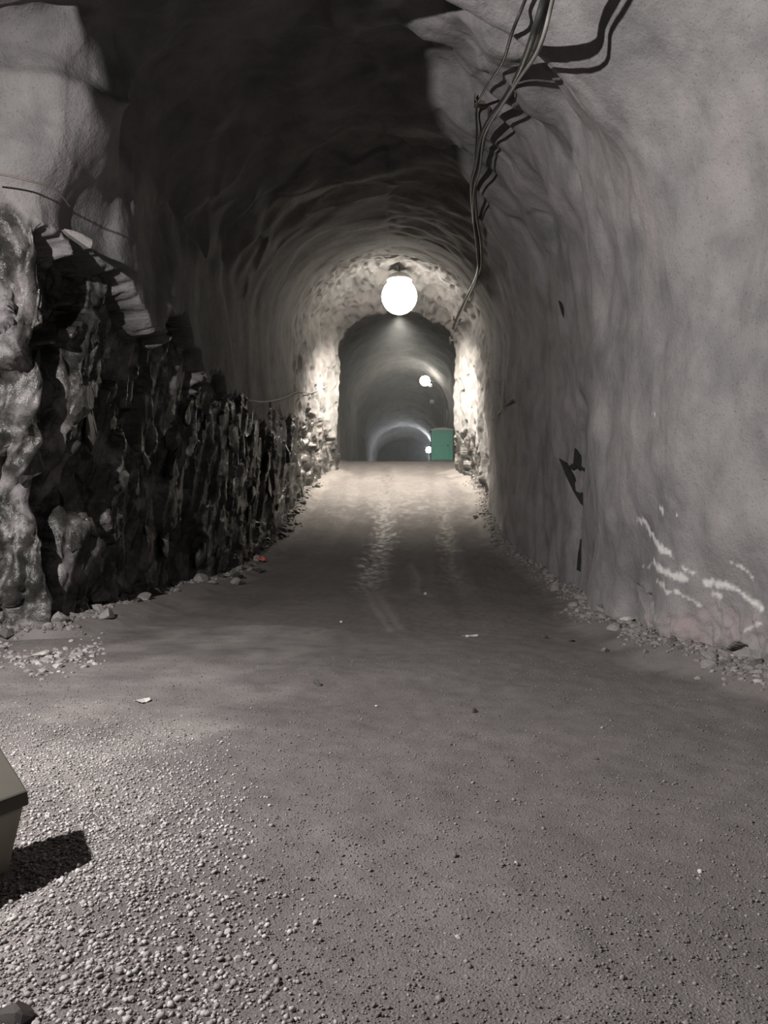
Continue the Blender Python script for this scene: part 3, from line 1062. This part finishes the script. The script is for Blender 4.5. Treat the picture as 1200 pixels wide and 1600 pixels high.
def dark_strip(pts, label):  # black strips laid on the wall in place of crease shade
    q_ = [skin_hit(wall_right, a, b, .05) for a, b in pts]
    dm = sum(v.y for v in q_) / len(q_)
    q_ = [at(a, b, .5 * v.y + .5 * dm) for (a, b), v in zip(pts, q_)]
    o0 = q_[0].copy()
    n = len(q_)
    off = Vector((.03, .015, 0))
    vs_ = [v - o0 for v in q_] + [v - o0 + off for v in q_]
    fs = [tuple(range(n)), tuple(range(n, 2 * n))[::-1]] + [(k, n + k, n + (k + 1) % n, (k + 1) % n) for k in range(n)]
    o = MB().poly(vs_, fs).build('dark_wall_strip', M['crease_black'])
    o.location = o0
    return tag(o, label, 'crease_black')
dark_strip([(872, 717), (880, 722), (893, 742), (904, 764), (913, 782), (912, 793), (904, 786), (894, 768), (882, 742)], 'black strip standing in for crease shade, slanting across the middle of the right wall')
dark_strip([(896, 701), (904, 710), (914, 720), (915, 738), (908, 741), (900, 732), (891, 734), (886, 729), (894, 724)], 'black shape standing in for crease shade just above the slanting strip on the right wall')
dark_strip([(905, 842), (911, 845), (909, 868), (905, 892), (899, 890), (901, 866)], 'short black upright strip low on the right wall')
dark_strip([(871, 471), (876, 475), (882, 488), (885, 501), (881, 502), (876, 490)], 'tiny black sliver high on the right wall')

# ---------------------------------------------------------------- lamps
def globe(mb, r, n=20, m_=12, c=(0, 0, 0)):
    mb.lathe([(max(r * math.sin(math.pi * k / m_), .001), -r * math.cos(math.pi * k / m_)) for k in range(m_ + 1)], n, c)
    return mb
lp = at(624, 463, 32.0)
root = empty('globe_lamp', lp)
tag(root, 'big blazing globe lamp hanging under the roof at the narrow ring', 'lamp')
globe(MB(), .74).build('globe', M['lamp_main'], root, smooth=True)
top = 11.9 - lp.z
MB().lathe([(.06, 1.0), (.16, .98), (.30, .93), (.45, .84), (.52, .74), (.53, .66), (.49, .68), (.42, .80), (.28, .87), (.06, .93)], 28).build('shade', M['shade'], root, smooth=True)  # shade added to cut the globe's upward light
MB().tube([(0, 0, .72), (.02, 0, 1.4), (0, 0, 2.0)], .03, 6).build('hanger', M['steel'], root)

sp = bpy.data.lights.new('lamp_beam', 'SPOT')
sp.energy, sp.color, sp.shadow_soft_size = 12500, (1.0, 0.92, 0.79), 0.25
sp.spot_size, sp.spot_blend = math.radians(150), 0.9
spo = bpy.data.objects.new('lamp_beam', sp)
C.objects.link(spo)
spo.parent = root
spo.location = (0, 0, -.8)
spo.rotation_euler = (math.radians(24), 0, 0)

lp2 = at(664, 595, 60.0)
px_ = at(699, 640, 60.0).x
fz = float(zf(60.0))
root = empty('lamp_post', (px_, 60.0, fz))
tag(root, 'lamp post with curved arm and bright lamp behind the green cabin', 'lamp')
hx, hz = lp2.x - px_, lp2.z - fz
arm_z = at(699, 640, 60.0).z - fz
MB().tube([(0, 0, -.05), (0, 0, arm_z)], [.09, .06], 10).build('pole', M['black'], root, smooth=True)
MB().tube(smooth_path([(0, 0, arm_z - .05), (-.12, 0, arm_z + .7), (-.6, 0, hz - .45), (hx + .45, 0, hz + .05), (hx + .2, 0, hz + .1)]), .05, 8).build('arm', M['black'], root, smooth=True)
globe(MB(), .40, 16, 10, (hx, 0, hz)).build('lamp_bulb', M['lamp_post'], root, smooth=True)
MB().lathe([(.001, .5), (.14, .48), (.2, .38), (.2, .34), (.001, .34)], 14, (hx, 0, hz)).build('cap', M['black'], root)
MB().box((hx + .3, -.1, hz - .5), (hx + .55, .1, hz - .22)).build('ballast_box', M['roof'], root)
MB().tube([(hx + .4, 0, hz - .2), (hx + .38, 0, hz + .05)], .02, 6).build('drop_wire', M['cable_black'], root)

q_ = at(675, 628, 60.0)
root = empty('hanging_box', q_)
tag(root, 'small pale junction box hanging below the post lamp', 'junction box')
MB().box((-.16, -.1, -.14), (.16, .1, .14)).build('case', M['roof'], root, bevel=.02)
MB().tube([(0, 0, .1), (-.1, 0, .8), (-.25, 0, 1.25)], .02, 6).build('wire', M['cable_black'], root)

lp3 = at(670, 703, 110.0)
fz3 = float(zf(110.0))
root = empty('work_light', (lp3.x, 110.0, fz3))
tag(root, 'farthest bright work light on a tripod left of the green cabin', 'lamp')
h3 = lp3.z - fz3
for k in range(3):
    a = 2 * math.pi * k / 3 + .4
    MB().tube([(.5 * math.cos(a), .5 * math.sin(a), 0), (0, 0, h3 * .55)], .03, 6).build('leg', M['black'], root)
MB().tube([(0, 0, h3 * .5), (0, 0, h3 - .3)], .03, 6).build('mast', M['black'], root)
globe(MB(), .42, 16, 10, (0, -.1, h3)).build('lamp_head', M['lamp_far'], root, smooth=True)
MB().box((-.4, .3, h3 - .35), (.4, .42, h3 + .35)).build('housing', M['black'], root)

# ---------------------------------------------------------------- green cabin
def cabin():
    d = 52.0
    a, b = at(674, 720, d), at(707, 720, d)
    W = b.x - a.x
    fz_ = float(zf(d))
    H = at(690, 672, d).z - fz_
    D = 1.5
    root = empty('green_cabin', ((a.x + b.x) / 2, d, fz_))
    tag(root, 'green plastic cabin standing by the right wall beyond the crest', 'cabin')
    hw = W / 2
    MB().box((-hw - .03, -.03, 0), (hw + .03, D + .03, .14)).build('base', M['black'], root)
    MB().box((-hw, 0, .14), (hw, D, H)).build('body', M['green'], root, bevel=.03)
    dr = MB().box((-hw * .72, -.035, .2), (hw * .72, .0, H - .18)).build('door', M['green'], root, bevel=.012)
    MB().box((hw * .5, -.075, H * .48), (hw * .6, -.035, H * .55)).build('handle', M['black'], dr)
    for x in (-hw, hw - .07):
        MB().box((x, -.03, .14), (x + .07, .0, H)).build('corner_post', M['green'], root)
    MB().box((hw, .05, .14), (hw + .04, D - .05, H - .05)).build('side_panel', M['green_dark'], root)
    n = 8
    vs_, fs = [], []
    for yy_ in (-.1, D + .1):
        for k in range(n + 1):
            t = k / n
            x = (-hw - .08) + (W + .16) * t
            vs_.append((x, yy_, H + .03 + .13 * math.sin(math.pi * t)))
        for k in range(n + 1):
            t = 1 - k / n
            vs_.append(((-hw - .08) + (W + .16) * t, yy_, H - .03))
    m_ = 2 * (n + 1)
    fs = [tuple(range(m_))[::-1], tuple(range(m_, 2 * m_))] + [(k, (k + 1) % m_, m_ + (k + 1) % m_, m_ + k) for k in range(m_)]
    MB().poly(vs_, fs).build('roof', M['roof'], root)
cabin()

# ---------------------------------------------------------------- dusty air of the tunnel
def haze():
    m = bpy.data.materials.new('dusty_air')
    m.use_nodes = True
    nt = m.node_tree
    nt.nodes.clear()
    v = N(nt, 'ShaderNodeVolumeScatter')
    v.inputs['Color'].default_value = (0.93, 0.97, 1, 1)
    v.inputs['Density'].default_value = 0.0026
    v.inputs['Anisotropy'].default_value = 0.35
    o = N(nt, 'ShaderNodeOutputMaterial')
    nt.links.new(v.outputs[0], o.inputs['Volume'])
    ob = MB().box((-6, 22, 0), (6, 148, 19)).build('dusty_air', m)
    tag(ob, 'thin dusty haze filling the tunnel around the lamps', 'haze', None, 'stuff')
haze()
